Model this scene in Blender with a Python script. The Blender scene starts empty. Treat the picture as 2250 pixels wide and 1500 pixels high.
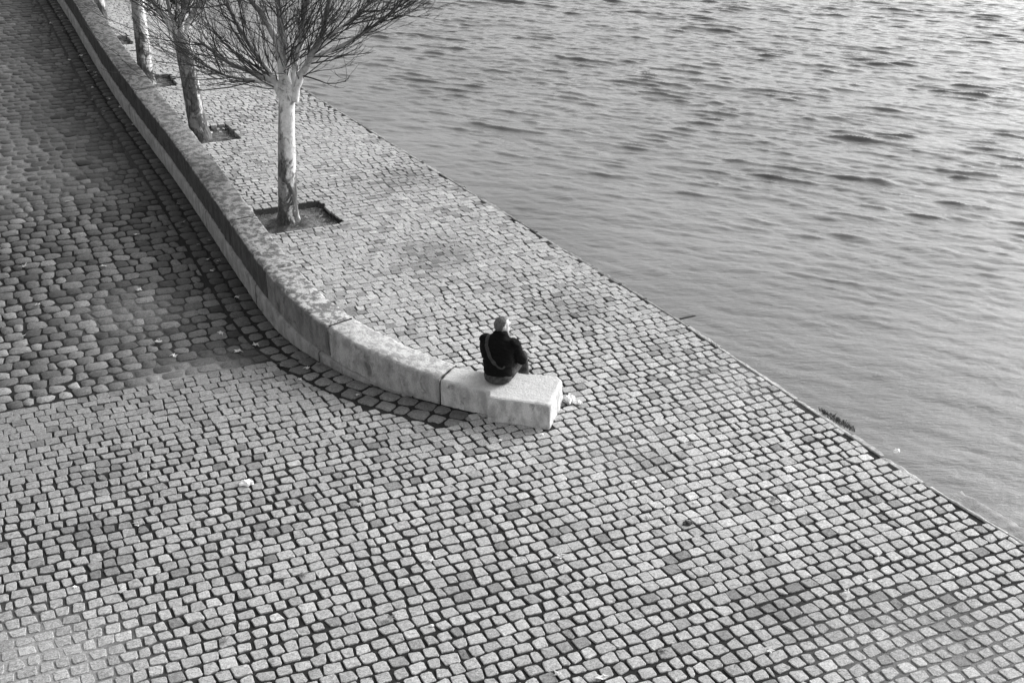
import bpy, bmesh, math, random
import numpy as np
from mathutils import Vector, Matrix
from mathutils.bvhtree import BVHTree

rng = np.random.default_rng(7)
random.seed(7)
SC = bpy.context.scene
COL = SC.collection
R = math.radians

# ------------------------------------------------------------------ camera, sky, sun, exposure
cam_d = bpy.data.cameras.new("camera")
cam = bpy.data.objects.new("camera", cam_d)
COL.objects.link(cam)
CAM_H, PITCH, FPX = 7.6, R(25.2405), 2800.0
cam.location = (0, 0, CAM_H)
cam.rotation_euler = (R(90) - PITCH, 0, 0)
cam_d.sensor_width = 36.0
cam_d.lens = FPX / 2250 * 36.0
cam_d.clip_end = 2000
SC.camera = cam

SUN_EL, SUN_AZ = R(27), R(36)          # azimuth measured from +X towards +Y (from over the river)
world = bpy.data.worlds.new("World")
SC.world = world
world.use_nodes = True
wn = world.node_tree.nodes
wl = world.node_tree.links
bg = wn["Background"]
sky = wn.new("ShaderNodeTexSky")
sky.sky_type = 'NISHITA'
sky.sun_disc = False
sky.sun_elevation = SUN_EL
sky.sun_rotation = R(90) - SUN_AZ
sky.dust_density = 4.0
sky.air_density = 1.2
bw = wn.new("ShaderNodeRGBToBW")       # black-and-white film
wl.new(sky.outputs[0], bw.inputs[0])
wl.new(bw.outputs[0], bg.inputs[0])
bg.inputs[1].default_value = 0.15

sun_d = bpy.data.lights.new("sun", 'SUN')
sun_d.energy = 1.45
sun_d.angle = R(28)
sun_d.color = (1.0, 0.99, 0.98)
sun = bpy.data.objects.new("sun", sun_d)
COL.objects.link(sun)
sdir = Vector((math.cos(SUN_EL) * math.cos(SUN_AZ), math.cos(SUN_EL) * math.sin(SUN_AZ), math.sin(SUN_EL)))
sun.rotation_euler = sdir.to_track_quat('Z', 'Y').to_euler()
sun.location = (20, 10, 20)

SC.view_settings.view_transform = 'Standard'
SC.view_settings.look = 'None'
SC.view_settings.gamma = 1.0
SC.view_settings.use_curve_mapping = False
SC.view_settings.exposure = 1.10

# ------------------------------------------------------------------ frames of reference
TH = R(25)
ER = np.array([math.cos(TH), math.sin(TH)])      # along the courses of cobbles
EQ = np.array([-math.sin(TH), math.cos(TH)])     # along the river
SP, CP = math.sin(PITCH), math.cos(PITCH)


def project(X, Y, Z):
    """where a point falls in the 2250 x 1500 photograph: used only to choose which stones show largest"""
    D = Y * CP + (CAM_H - Z) * SP
    return 1125 + FPX * X / D, 750 + FPX * ((CAM_H - Z) * CP - Y * SP) / D, D


B_RAMP = 15.45


def ramp_z(b):
    b = np.asarray(b, float)
    x = b - 16.5
    w = 1.5
    return 0.085 * np.where(x < -w, 0, np.where(x > w, x, (x + w) ** 2 / (4 * w)))


# river-side top edge of the quay
EDGE = np.array([[-16.5, 52.0], [-5.40, 31.1], [-1.08, 23.23], [0.94, 19.6], [2.41, 16.9], [3.68, 14.35],
                 [4.57, 12.57], [5.37, 11.2], [8.2, 6.1]])
# parapet: left (road side) top edge, x, y, height of top over local ground
WP = np.array([
    (-14.95, 40.2, .72), (-12.7, 35.5, .72), (-10.45, 30.85, .71), (-9.94, 29.75, .71), (-9.45, 28.70, .71),
    (-8.86, 27.45, .71), (-8.42, 26.55, .72), (-7.95, 25.60, .73), (-7.38, 24.50, .73), (-6.94, 23.65, .73),
    (-6.50, 22.82, .73), (-6.04, 21.95, .72), (-5.60, 21.08, .72), (-5.15, 20.16, .73), (-4.73, 19.30, .74),
    (-4.45, 18.72, .745), (-4.20, 18.22, .745), (-3.96, 17.73, .75), (-3.72, 17.24, .75), (-3.49, 16.79, .745),
    (-3.23, 16.34, .72), (-2.97, 15.98, .66), (-2.70, 15.66, .60), (-2.47, 15.41, .565), (-2.18, 15.12, .525),
    (-1.78, 14.79, .47), (-1.40, 14.55, .42), (-1.08, 14.385, .375), (-.945, 14.315, .345), (-.65, 14.165, .33),
    (-.47, 14.075, .325), (-.286, 13.975, .32)])


def resample(P, step):
    d = np.r_[0, np.cumsum(np.hypot(*np.diff(P[:, :2], axis=0).T))]
    n = int(d[-1] / step)
    t = np.linspace(0, d[-1], n + 1)
    Q = np.stack([np.interp(t, d, P[:, k]) for k in range(P.shape[1])], 1)
    for _ in range(6):                       # smooth the curve, keep its ends
        Q[1:-1] = .25 * Q[:-2] + .5 * Q[1:-1] + .25 * Q[2:]
    return Q


WALL = resample(WP, 0.10)
WALL_T = .445                                 # thickness of the parapet
tan = np.gradient(WALL[:, :2], axis=0)
tan /= np.hypot(*tan.T)[:, None]
WN = np.stack([tan[:, 1], -tan[:, 0]], 1) * 1.0     # normal, to the road side
if WN[10] @ np.array([-1, 0]) < 0:
    WN = -WN
WALL_G = ramp_z(WALL[:, :2] @ EQ)
WALL_Z = WALL[:, 2] + WALL_G
WALL_S = np.r_[0, np.cumsum(np.hypot(*np.diff(WALL[:, :2], axis=0).T))]
# the end block of the parapet
BLOCK = np.array([(-.286, 13.972), (-.31, 13.83), (.457, 13.612), (.64, 14.293), (.57, 14.42), (.15, 14.49), (-.35, 14.53), (-.76, 14.68)])


def wall_dist(P):
    """signed distance from the road-side face of the parapet, positive on the road side, and nearest index"""
    P = np.asarray(P, float)
    out_d = np.empty(len(P)); out_i = np.empty(len(P), int)
    for k in range(0, len(P), 4000):
        D = P[k:k + 4000, None, :] - WALL[None, :, :2]
        i = np.argmin((D ** 2).sum(2), 1)
        v = P[k:k + 4000] - WALL[i, :2]
        out_d[k:k + 4000] = (v * WN[i]).sum(1)
        out_i[k:k + 4000] = i
    return out_d, out_i


def edge_dist(P):
    """distance inside the quay edge (positive on land)"""
    P = np.asarray(P, float)
    best = np.full(len(P), 1e9); nrm = np.zeros((len(P), 2))
    for a, b in zip(EDGE[:-1], EDGE[1:]):
        t = (b - a) / np.hypot(*(b - a))
        n = np.array([t[1], -t[0]])
        if n[0] > 0:
            n = -n
        d = (P - a) @ n
        s = (P - a) @ t
        L = np.hypot(*(b - a))
        gap = np.maximum(0, np.maximum(-s, s - L))
        m = gap < best
        best[m] = gap[m]; nrm[m, 0] = d[m]
    return nrm[:, 0]


EDGE_N = np.array([-math.cos(R(28.2)), -math.sin(R(28.2))])
ctr = {}
GUT_W = .50
gut_end = len(WALL) - 3
PITS = []                                     # tree pits: centre, half sizes, axes
for cx, cy in ((-3.83, 21.24), (-6.57, 26.43), (-9.0, 31.07), (-11.35, 35.75)):
    ang = R(26)
    PITS.append((np.array([cx, cy]), .66, .64, np.array([math.cos(ang), math.sin(ang)]), np.array([-math.sin(ang), math.cos(ang)])))
TRUNKS = [(-3.93, 21.14), (-6.62, 26.33), (-8.97, 31.0), (-11.35, 35.65)]


def pit_local(P, pit):
    c, ha, hb, ea, eb = pit
    return (P - c) @ ea, (P - c) @ eb


# ------------------------------------------------------------------ helpers
def link(o, parent=None):
    COL.objects.link(o)
    if parent is not None:
        o.parent = parent
    return o


def mesh_obj(name, verts, faces, mat, parent=None, smooth=True, attrs=None, loc=None):
    me = bpy.data.meshes.new(name)
    me.from_pydata(verts if isinstance(verts, list) else verts.tolist(), [], faces if isinstance(faces, list) else faces.tolist())
    if smooth:
        me.polygons.foreach_set('use_smooth', np.ones(len(me.polygons), bool))
    for k, v in (attrs or {}).items():
        a = me.attributes.new(k, 'FLOAT', 'POINT')
        a.data.foreach_set('value', np.asarray(v, np.float32))
    if mat:
        me.materials.append(mat)
    o = bpy.data.objects.new(name, me)
    if loc is not None:
        o.location = loc
    return link(o, parent)


def empty(name, loc=(0, 0, 0)):
    o = bpy.data.objects.new(name, None)
    o.location = loc
    o.empty_display_size = .2
    return link(o)


def tag(o, label=None, cat=None, group=None, kind=None):
    if label: o['label'] = label
    if cat: o['category'] = cat
    if group: o['group'] = group
    if kind: o['kind'] = kind
    return o


class NT:
    def __init__(self, name):
        self.m = bpy.data.materials.new(name)
        self.m.use_nodes = True
        self.t = self.m.node_tree
        self.b = self.t.nodes['Principled BSDF']
        self.pos = self.n('ShaderNodeNewGeometry').outputs['Position']

    def n(self, typ, **kw):
        nd = self.t.nodes.new(typ)
        for k, v in kw.items():
            setattr(nd, k, v)
        return nd

    def put(self, sock, v):
        if isinstance(v, (int, float)):
            sock.default_value = v
        elif isinstance(v, tuple):
            sock.default_value = v
        else:
            self.t.links.new(v, sock)

    def noise(self, scale, detail=4, rough=.55, vec=None, dist=0.0, out='Fac', stretch=None):
        v = vec if vec is not None else self.pos
        if stretch:
            mp = self.n('ShaderNodeMapping')
            self.put(mp.inputs['Vector'], v)
            mp.inputs['Scale'].default_value = stretch
            v = mp.outputs[0]
        nd = self.n('ShaderNodeTexNoise')
        self.put(nd.inputs['Vector'], v)
        nd.inputs['Scale'].default_value = scale
        nd.inputs['Detail'].default_value = detail
        nd.inputs['Roughness'].default_value = rough
        nd.inputs['Distortion'].default_value = dist
        return nd.outputs[out]

    def ramp(self, fac, a, b, lo=0.0, hi=1.0, smooth=True):
        nd = self.n('ShaderNodeMapRange')
        nd.interpolation_type = 'SMOOTHSTEP' if smooth else 'LINEAR'
        self.put(nd.inputs[0], fac)
        nd.inputs[1].default_value = a; nd.inputs[2].default_value = b
        nd.inputs[3].default_value = lo; nd.inputs[4].default_value = hi
        return nd.outputs[0]

    def math(self, op, a, b=0.0, clamp=False):
        nd = self.n('ShaderNodeMath', operation=op, use_clamp=clamp)
        self.put(nd.inputs[0], a); self.put(nd.inputs[1], b)
        return nd.outputs[0]

    def mix(self, f, a, b):
        nd = self.n('ShaderNodeMix')
        nd.data_type = 'FLOAT'
        self.put(nd.inputs[0], f); self.put(nd.inputs[2], a); self.put(nd.inputs[3], b)
        return nd.outputs[0]

    def attr(self, name):
        return self.n('ShaderNodeAttribute', attribute_name=name).outputs['Fac']

    def color(self, v):
        self.put(self.b.inputs['Base Color'], v if not isinstance(v, (int, float)) else (v, v, v, 1))

    def bump(self, h, strength=.5, dist=.01):
        nd = self.n('ShaderNodeBump')
        nd.inputs['Strength'].default_value = strength
        nd.inputs['Distance'].default_value = dist
        self.put(nd.inputs['Height'], h)
        self.t.links.new(nd.outputs[0], self.b.inputs['Normal'])

    def rough(self, v):
        self.put(self.b.inputs['Roughness'], v)

    def spec(self, v):
        self.b.inputs['Specular IOR Level'].default_value = v


def plain(name, v, rough=.8, var=.25, scale=30, spec=.3):
    t = NT(name)
    t.color(t.math('MULTIPLY', t.ramp(t.noise(scale), .3, .7, 1 - var, 1 + var), v))
    t.rough(rough); t.spec(spec)
    return t.m


def stone_material(name, dark_spot=.55):
    t = NT(name)
    sh = t.attr('shade')
    fine = t.ramp(t.noise(75, 3, .75), .32, .68, .55, 1.45, False)
    mid = t.ramp(t.noise(26, 5, .75), .32, .68, .58, 1.34, False)
    spot = t.ramp(t.noise(13, 4, .6, dist=.7), .61, .70, 1.0, dark_spot)
    c = t.math('MULTIPLY', t.math('MULTIPLY', sh, fine), t.math('MULTIPLY', mid, spot))
    t.color(c)
    t.rough(.72); t.spec(.35)
    t.bump(t.math('ADD', t.noise(55, 5, .65), t.math('MULTIPLY', t.noise(14, 3), 1.5)), .55, .006)
    return t.m


M_STONE = stone_material('granite_sett')
M_STONE2 = stone_material('old_granite_sett', .6)

t = NT('joint_dirt')
fill = t.attr('fill')
t.color(t.math('MULTIPLY', t.mix(fill, .021, .25), t.ramp(t.noise(40, 5, .7), .25, .75, .55, 1.45, False)))
t.rough(.95); t.spec(.1)
t.bump(t.noise(60, 5, .7), .8, .01)
M_BED = t.m

t = NT('limestone')
grime = t.attr('grime')
nz = t.n('ShaderNodeSeparateXYZ')
t.t.links.new(t.pos, nz.inputs[0])
lich = t.noise(9, 7, .68, dist=.4)
blot = t.ramp(lich, .43, .57, .36, 1.2)
pit = t.ramp(t.noise(70, 3, .6), .62, .70, 1.0, .55)
pit2 = t.ramp(t.noise(26, 3, .6), .66, .72, 1.0, .55)
streak = t.ramp(t.noise(7, 5, .65, stretch=(1, 1, .45)), .36, .64, .74, 1.28)
top = t.attr('topness')
moss = t.attr('moss')
a_top = t.math('MULTIPLY', t.mix(moss, t.ramp(lich, .3, .7, .9, 1.06), blot), t.mix(.6, 1.0, pit))
crust = t.ramp(t.noise(4.2, 6, .68, dist=.5), .56, .68, 1.0, .50)
a_side = t.math('MULTIPLY', t.math('MULTIPLY', crust, streak), t.math('MULTIPLY', pit, pit2))
a = t.mix(top, a_side, a_top)
a = t.math('MULTIPLY', a, t.ramp(t.noise(110, 4, .75), .3, .7, .70, 1.25, False))
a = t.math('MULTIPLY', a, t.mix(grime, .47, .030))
t.color(a)
t.rough(.85); t.spec(.25)
t.bump(t.math('ADD', t.noise(28, 6, .7), t.math('MULTIPLY', t.noise(7, 4, .6), 1.5)), .7, .012)
M_WALL = t.m

t = NT('plane_bark')
h = t.attr('height')
flake = t.ramp(t.noise(3.2, 6, .62, stretch=(1.6, 1.6, .55), dist=.8), .40, .50)
low = t.ramp(h, .55, 1.55, 1.0, 0.0)
rough_bark = t.math('MULTIPLY', t.ramp(t.math('ADD', t.noise(5.5, 6, .7, stretch=(1, 1, .5), dist=.6), t.math('MULTIPLY', low, .20)), .60, .68), t.ramp(low, 0, .25))
lent = t.ramp(t.noise(9, 4, .6, stretch=(.6, .6, 4.5)), .66, .72, 1.0, .35)
speck = t.ramp(t.noise(34, 4, .7, stretch=(1, 1, .8)), .60, .68, 1.0, .42)
splot = t.ramp(t.noise(5.5, 6, .72, stretch=(1.3, 1.3, 1.0), dist=.5), .54, .63, 1.0, .38)
side_shade = t.ramp(t.math('ADD', t.attr('side'), t.math('MULTIPLY', t.math('SUBTRACT', t.noise(6, 5, .65, stretch=(1, 1, .35)), .5), .9)), .42, .66, 1.0, .40)  # shaded side of the trunk, away from the sun, painted into the bark colour
pale = t.math('MULTIPLY', side_shade, t.math('MULTIPLY', t.math('MULTIPLY', t.ramp(t.noise(14, 5, .65), .3, .7, .78, 1.12), speck), t.math('MULTIPLY', splot, lent)))
pale = t.math('MULTIPLY', pale, .66)
darkb = t.math('MULTIPLY', t.ramp(t.noise(24, 5, .7, stretch=(1, 1, .3)), .3, .7, .35, 1.9), .075)
high = t.attr('twig')
c = t.mix(rough_bark, pale, darkb)
c = t.mix(high, c, t.math('MULTIPLY', t.ramp(t.noise(20), .3, .7, .7, 1.3), .055))
t.color(c)
t.rough(.8); t.spec(.2)
t.bump(t.math('ADD', t.math('MULTIPLY', rough_bark, .6), t.noise(30, 5, .7, stretch=(1, 1, .4))), .7, .012)
M_BARK = t.m

t = NT('pit_soil')
t.color(t.math('MULTIPLY', t.math('MULTIPLY', t.ramp(t.noise(16, 6, .75), .3, .72, .35, 1.9, False), t.ramp(t.noise(4.5, 3, .6), .35, .65, .45, 1.5)), .095))
t.rough(.95); t.spec(.1)
t.bump(t.noise(35, 6, .75), 1.0, .03)
M_SOIL = t.m

t = NT('river_water')
tint = t.ramp(t.noise(.25, 3, .5), .3, .7, .8, 1.2)
t.color(t.math('MULTIPLY', tint, .105))
t.b.inputs['IOR'].default_value = 1.333
t.rough(.06)
t.spec(.5)
ndx = t.math('ADD', t.noise(13, 5, .7, stretch=(.5, 1.3, 1)), t.math('MULTIPLY', t.noise(3.2, 3, .5, stretch=(.5, 1.3, 1)), 1.6))
t.bump(ndx, .55, .024)
M_WATER = t.m

M_LEAF = plain('dry_leaf', .46, .8, .35, 40)
M_LEAF_D = plain('brown_leaf', .16, .8, .35, 40)
M_PAPER = plain('white_paper', .85, .7, .06, 30)
M_IRON = plain('rusty_iron', .04, .7)
M_WEED = plain('weed_green', .075, .7, .3, 20)
M_COAT = plain('black_wool', .006, .95, .3, 60, .1)
t = NT('grey_twill')
t.color(t.math('MULTIPLY', t.ramp(t.noise(18, 5, .6), .3, .7, .5, 1.5), .055))
t.rough(.85); t.spec(.2)
t.bump(t.noise(16, 4, .6, dist=.8), .8, .03)
M_TROUSER = t.m
M_STRAP = plain('grey_webbing', .038, .8, .15, 60)
M_SKIN = plain('skin', .55, .55, .08, 20)
t = NT('grey_hair')
t.color(t.math('MULTIPLY', t.ramp(t.noise(60, 5, .7, stretch=(1, 1, .35)), .3, .7, .5, 1.5), .085))
t.rough(.6)
t.bump(t.noise(90, 4, .7, stretch=(1, 1, .3)), .8, .01)
M_HAIR = t.m
M_SHOE = plain('black_leather', .02, .45, .2, 30, .5)
M_DARK = plain('dark_pupil', .02, .4)

# ------------------------------------------------------------------ ground
def blob(P, c, r):
    return np.exp(-((P - np.array(c)) ** 2).sum(1) / (2 * r * r))


def fill_mask(P):
    """patches where the joints were run full of mortar or pale silt"""
    f = 0.95 * blob(P, (-4.0, 9.15), .42) + 0.8 * blob(P, (-4.6, 9.4), .4) + .55 * blob(P, (4.35, 9.4), .55) + .4 * blob(P, (3.4, 9.3), .5)
    f += .75 * blob(P, (2.9, 14.9), .5) * .8 + .35 * blob(P, (1.2, 13.1), .4)
    return f


def ramp_fill(P):
    b = P @ EQ
    a = P @ ER
    f = .8 * np.clip((b - 21.2) / 2.5, 0, 1) * np.clip(1 - np.abs(wall_dist(P)[0] - 3.0) / 3.0, 0, 1)
    f += .9 * blob(P, (-4.55, 15.0), .33) + .6 * blob(P, (-3.9, 15.35), .3) + .5 * blob(P, (-5.5, 16.9), .5)
    return f


def grid_sheet(name, a0, a1f, b0, b1, da, db, zf, mat, fillf, kind=None):
    nb = int((b1 - b0) / db) + 1
    na = int(26 / da)
    bs = np.linspace(b0, b1, nb)
    V = np.empty((nb, na, 2))
    for j, b in enumerate(bs):
        ends = a1f(b)
        V[j] = np.linspace(a0(b), ends, na)[:, None] * ER + b * EQ
    P = V.reshape(-1, 2)
    z = zf(P)
    i = np.arange(nb * na).reshape(nb, na)
    F = np.stack([i[:-1, :-1], i[:-1, 1:], i[1:, 1:], i[1:, :-1]], -1).reshape(-1, 4)
    return mesh_obj(name, np.c_[P, z], F, mat, attrs={'fill': np.clip(fillf(P), 0, 1)})


eb = EDGE @ EQ
ea = EDGE @ ER
order = np.argsort(eb)


def edge_a(b):
    return float(np.interp(b, eb[order], ea[order]))


wb = WALL[:, :2] @ EQ
wa = (WALL[:, :2] - WN * .2) @ ER
wo = np.argsort(wb)


def quay_z(P):
    z = np.full(len(P), -.0135)
    f = np.clip(fill_mask(P), 0, 1)
    z += .006 * f
    for pit in PITS:
        u, v = pit_local(P, pit)
        z[(np.abs(u) < pit[1]) & (np.abs(v) < pit[2])] = -.16
    z[edge_dist(P) < .02] = -.022
    d, i = wall_dist(P)
    z[(d > -.3) & (d < GUT_W - .08) & (i < gut_end)] = -.09
    return z


quay = grid_sheet('quay_pavement', lambda b: max(-14.0, edge_a(b) - 26), lambda b: edge_a(b) - .045, 1.5, 50.0, .13, .13, quay_z, M_BED, fill_mask)
tag(quay, kind='structure')


def road_z(P):
    d, i = wall_dist(P)
    return -.09 * (d < GUT_W - .10) + ramp_z(P @ EQ) - .0150 + .0065 * np.clip(ramp_fill(P), 0, 1)


ramp = grid_sheet('ramp_road', lambda b: float(np.interp(b, wb[wo], wa[wo])) - 16, lambda b: float(np.interp(b, wb[wo], wa[wo])), B_RAMP - .02, 48.0, .2, .2, road_z, M_BED, ramp_fill)
tag(ramp, kind='structure')

# ------------------------------------------------------------------ setts
CORN = np.array([(-1, -1, 0), (-1, -1, 1), (1, -1, 1), (1, -1, 0), (1, 1, 0), (1, 1, 1), (-1, 1, 1), (-1, 1, 0)], float)


def stones(C, A, L, W, H, shade, clampf=None, cut=.0145, jit=.0064, dome=.0015, chamf=.0055):
    """C centres (n,2), A angles, L,W half sizes, H top heights -> per-stone vertex blocks (n,25,3)"""
    n = len(C)
    sx, sy, which = CORN[:, 0], CORN[:, 1], CORN[:, 2]
    cc = cut * (0.6 + .9 * rng.random((n, 4)))
    ci = np.array([0, 0, 1, 1, 2, 2, 3, 3])
    cv = cc[:, ci]
    wx = np.array([0, 1, 1, 0, 0, 1, 1, 0], float)      # which coordinate is cut back
    X = sx * (L[:, None] - cv * wx)
    Y = sy * (W[:, None] - cv * (1 - wx))
    cornerj = rng.normal(0, jit, (n, 4, 2))[:, ci]
    X = X + cornerj[..., 0] + rng.normal(0, jit * .45, (n, 8))
    Y = Y + cornerj[..., 1] + rng.normal(0, jit * .45, (n, 8))
    r = np.hypot(X, Y)
    ca, sa = np.cos(A)[:, None], np.sin(A)[:, None]

    def tw(x, y):
        return np.stack([C[:, 0:1] + ca * x - sa * y, C[:, 1:2] + sa * x + ca * y], -1)
    outer = tw(X, Y)
    if clampf is not None:
        outer = clampf(outer.reshape(-1, 2), np.repeat(np.arange(n), 8)).reshape(n, 8, 2)
    cen = outer.mean(1)
    d = outer - cen[:, None]
    rr = np.maximum(np.hypot(d[..., 0], d[..., 1]), 1e-6)
    k = np.clip(1 - chamf * (0.7 + .7 * rng.random((n, 8))) / rr, .1, 1)
    inner = cen[:, None] + d * k[..., None]
    tilt = rng.normal(0, .022, (n, 2))
    V = np.empty((n, 33, 3))
    V[:, 0, :2] = cen
    V[:, 1:9, :2] = inner
    V[:, 9:17, :2] = outer
    V[:, 17:25, :2] = cen[:, None] + d * 1.0
    V[:, 0, 2] = H + dome * (.5 + rng.random(n))
    V[:, 1:9, 2] = H[:, None] + rng.normal(0, .0016, (n, 8))
    V[:, 9:17, 2] = H[:, None] - chamf * .75
    V[:, 17:25, 2] = H[:, None] - .10
    V[:, :17, 2] += ((V[:, :17, :2] - cen[:, None]) * tilt[:, None]).sum(2)
    V[:, 25:33] = V[:, 9:17]
    area = .5 * np.abs(np.sum(outer[:, :, 0] * np.roll(outer[:, :, 1], -1, 1) - outer[:, :, 1] * np.roll(outer[:, :, 0], -1, 1), 1))
    return V, area


q = np.arange(8)
SF = [(0, 1 + i, 1 + (i + 1) % 8) for i in q] + [(1 + i, 9 + i, 9 + (i + 1) % 8, 1 + (i + 1) % 8) for i in q] + \
     [(25 + i, 17 + i, 17 + (i + 1) % 8, 25 + (i + 1) % 8) for i in q]


def emit(V, shade, mat, parent, name, field, limit=300, smooth=True):
    """the stones that show largest become objects of their own, the rest one joined part"""
    c = V[:, 0]
    x, y, D = project(c[:, 0], c[:, 1], c[:, 2])
    span = np.ptp(V[:, 9:17, 0], axis=1) * np.ptp(V[:, 9:17, 1], axis=1)
    score = np.where((x > -25) & (x < 2275) & (y > -20) & (y < 1520), span / D ** 3, 0)
    order = np.argsort(-score)
    big = order[:limit]
    big = big[score[big] > 0]
    for i in big:
        o = mesh_obj(name, V[i] - c[i], SF, mat, parent, smooth, {'shade': np.full(33, shade[i])}, loc=c[i])
    rest = np.setdiff1d(np.arange(len(V)), big)
    if len(rest):
        F = []
        base = 0
        vv = V[rest].reshape(-1, 3)
        tri = np.array([f for f in SF if len(f) == 3]); qd = np.array([f for f in SF if len(f) == 4])
        off = np.arange(len(rest))[:, None, None] * 33
        F = (tri[None] + off).reshape(-1, 3).tolist() + (qd[None] + off).reshape(-1, 4).tolist()
        o = mesh_obj(field, vv, F, mat, parent, smooth, {'shade': np.repeat(shade[rest], 33)})
        tag(o, kind='stuff')


def value_noise(P, scale, seed):
    """smooth random field for patches of darker stones"""
    g = np.random.default_rng(seed).random((256, 256))
    x = P[:, 0] / scale + 100; y = P[:, 1] / scale + 100
    xi = np.floor(x).astype(int); yi = np.floor(y).astype(int)
    fx = x - xi; fy = y - yi
    fx = fx * fx * (3 - 2 * fx); fy = fy * fy * (3 - 2 * fy)
    v = lambda i, j: g[(xi + i) % 256, (yi + j) % 256]
    return (v(0, 0) * (1 - fx) + v(1, 0) * fx) * (1 - fy) + (v(0, 1) * (1 - fx) + v(1, 1) * fx) * fy


def course_layout(b0, b1, a0f, a1f, pitch, mean, sd, wob, anchor=None):
    C, L, Wd = [], [], []
    b = b0
    pws = pitch * (1 + rng.normal(0, .03, int((b1 - b0) / pitch) + 2))
    bounds = b0 + np.cumsum(pws)
    if anchor is not None:                          # let one course end exactly on a given line
        b += anchor - bounds[np.argmin(np.abs(bounds - anchor))]
    row = 0
    for pw in pws:
        a, a1 = a0f(b) + (row % 2) * mean * .5 + rng.normal(0, mean * .12), a1f(b)
        row += 1
        drift = 0.0
        while a < a1:
            l = np.clip(rng.normal(mean - .25 * drift, sd), mean * .62, mean * 1.5)
            drift += l - mean
            if rng.random() < .025:
                l *= .65
            C.append((a + l / 2, b + pw / 2)); L.append(l); Wd.append(pw)
            a += l
        b += pw
    C = np.array(C); L = np.array(L); Wd = np.array(Wd)
    w = np.clip(np.abs(C[:, 1] - B_RAMP) / .8, 0, 1) * (wob * (value_noise(C, 1.7, 3) - .5) * 2 + wob * 1.5 * (value_noise(C, 5.0, 4) - .5) * 2)
    ca = C[:, 1] + w
    return C[:, 0:1] * ER + ca[:, None] * EQ, L, Wd


def in_view(P, m=1.6):
    z = 0
    D = P[:, 1] * CP + CAM_H * SP
    x = FPX * P[:, 0] / D
    mm = m * FPX / D
    y = FPX * (CAM_H * CP - P[:, 1] * SP) / D
    return (np.abs(x) < 1125 + mm) & (y < 750 + mm) & (P[:, 1] < 47)




def block_out(P, n=.03):
    """True for points clear of the end block"""
    B = BLOCK - BLOCK.mean(0)
    Bm = BLOCK.mean(0) + B * (1 - .05)
    inside = np.ones(len(P), bool)
    for a, b in zip(Bm, np.roll(Bm, -1, 0)):
        e = b - a
        inside &= (e[0] * (P[:, 1] - a[1]) - e[1] * (P[:, 0] - a[0])) > 0
    return ~inside



def clamp_quay(P, idx):
    d = edge_dist(P)
    lim = .050
    m = d < lim
    P = P + np.where(m, lim - d, 0)[:, None] * EDGE_N
    for pit in PITS:                                   # keep out of the tree pits
        u, v = pit_local(P, pit)
        ins = (np.abs(u) < pit[1]) & (np.abs(v) < pit[2])
        if ins.any():
            du = pit[1] - np.abs(u); dv = pit[2] - np.abs(v)
            usex = ins & (du < dv); usey = ins & ~(du < dv)
            P = P + (np.where(usex, du, 0) * np.sign(u))[:, None] * pit[3] + (np.where(usey, dv, 0) * np.sign(v))[:, None] * pit[4]
    d, i = wall_dist(P)                                # cut against the channel stones
    m = (d > 0) & (d < GUT_W + .035) & (i < gut_end)
    P = P + np.where(m, GUT_W + .035 - d, 0)[:, None] * WN[i]
    b = P @ EQ                                         # cut along the foot of the ramp
    left = (d > 0)
    m = left & (b > B_RAMP - .02) & (i < gut_end)
    P = P - np.where(m, b - (B_RAMP - .02), 0)[:, None] * EQ
    return P


C, L, Wd = course_layout(2.5, 48.5, lambda b: -9.5, lambda b: edge_a(b) + .1,   .158, .158, .0165, .012, B_RAMP - .02)
keep = in_view(C) & (edge_dist(C) > .04)
d, i = wall_dist(C)
b = C @ EQ
road_side = (d > 0)
road_left = (d > 0) & (C[:, 0] < -1.2)
keep &= ~(road_side & (b > B_RAMP + .03) & (i < gut_end))
keep &= ~((d > -.05) & (d < GUT_W + .02) & (i < gut_end))
keep &= block_out(C)
keep &= ~((d < -.05) & (d > -WALL_T + .1) & (i < len(WALL) - 1))
for pit in PITS:
    u, v = pit_local(C, pit)
    keep &= ~((np.abs(u) < pit[1] - .02) & (np.abs(v) < pit[2] - .02))
C, L, Wd, b = C[keep], L[keep], Wd[keep], b[keep]
n = len(C)
# joints are wide near the camera and left of the wall, tight on the promenade beyond
tight = np.clip((b - 11.5) / 4.0, 0, 1)
tight = np.clip(tight + .7 * (value_noise(C, 2.2, 9) - .62) * 2, 0, 1)
joint = .028 * (1 - tight) + .009 * tight
joint = joint * (.75 + .5 * rng.random(n))
patch = value_noise(C, .9, 21) * .6 + value_noise(C, .35, 22) * .4
shade = .325 * (1 + rng.normal(0, .09, n)) * (1 + .25 * (value_noise(C, 3.2, 5) - .5))
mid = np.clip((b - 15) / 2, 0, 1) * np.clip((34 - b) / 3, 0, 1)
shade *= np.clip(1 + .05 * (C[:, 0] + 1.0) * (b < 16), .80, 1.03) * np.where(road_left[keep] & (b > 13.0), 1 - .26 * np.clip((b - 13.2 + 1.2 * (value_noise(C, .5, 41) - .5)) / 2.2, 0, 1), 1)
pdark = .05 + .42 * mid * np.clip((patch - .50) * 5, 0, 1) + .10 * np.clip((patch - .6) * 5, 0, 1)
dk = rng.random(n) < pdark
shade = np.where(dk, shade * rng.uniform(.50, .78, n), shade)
lt = rng.random(n) < .05
shade = np.where(lt, shade * 1.17, shade)
V, area = stones(C, np.full(n, TH) + rng.normal(0, .018, n), (L - joint) / 2, (Wd - joint) / 2, rng.normal(0, .0022, n), shade, clamp_quay)
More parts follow.
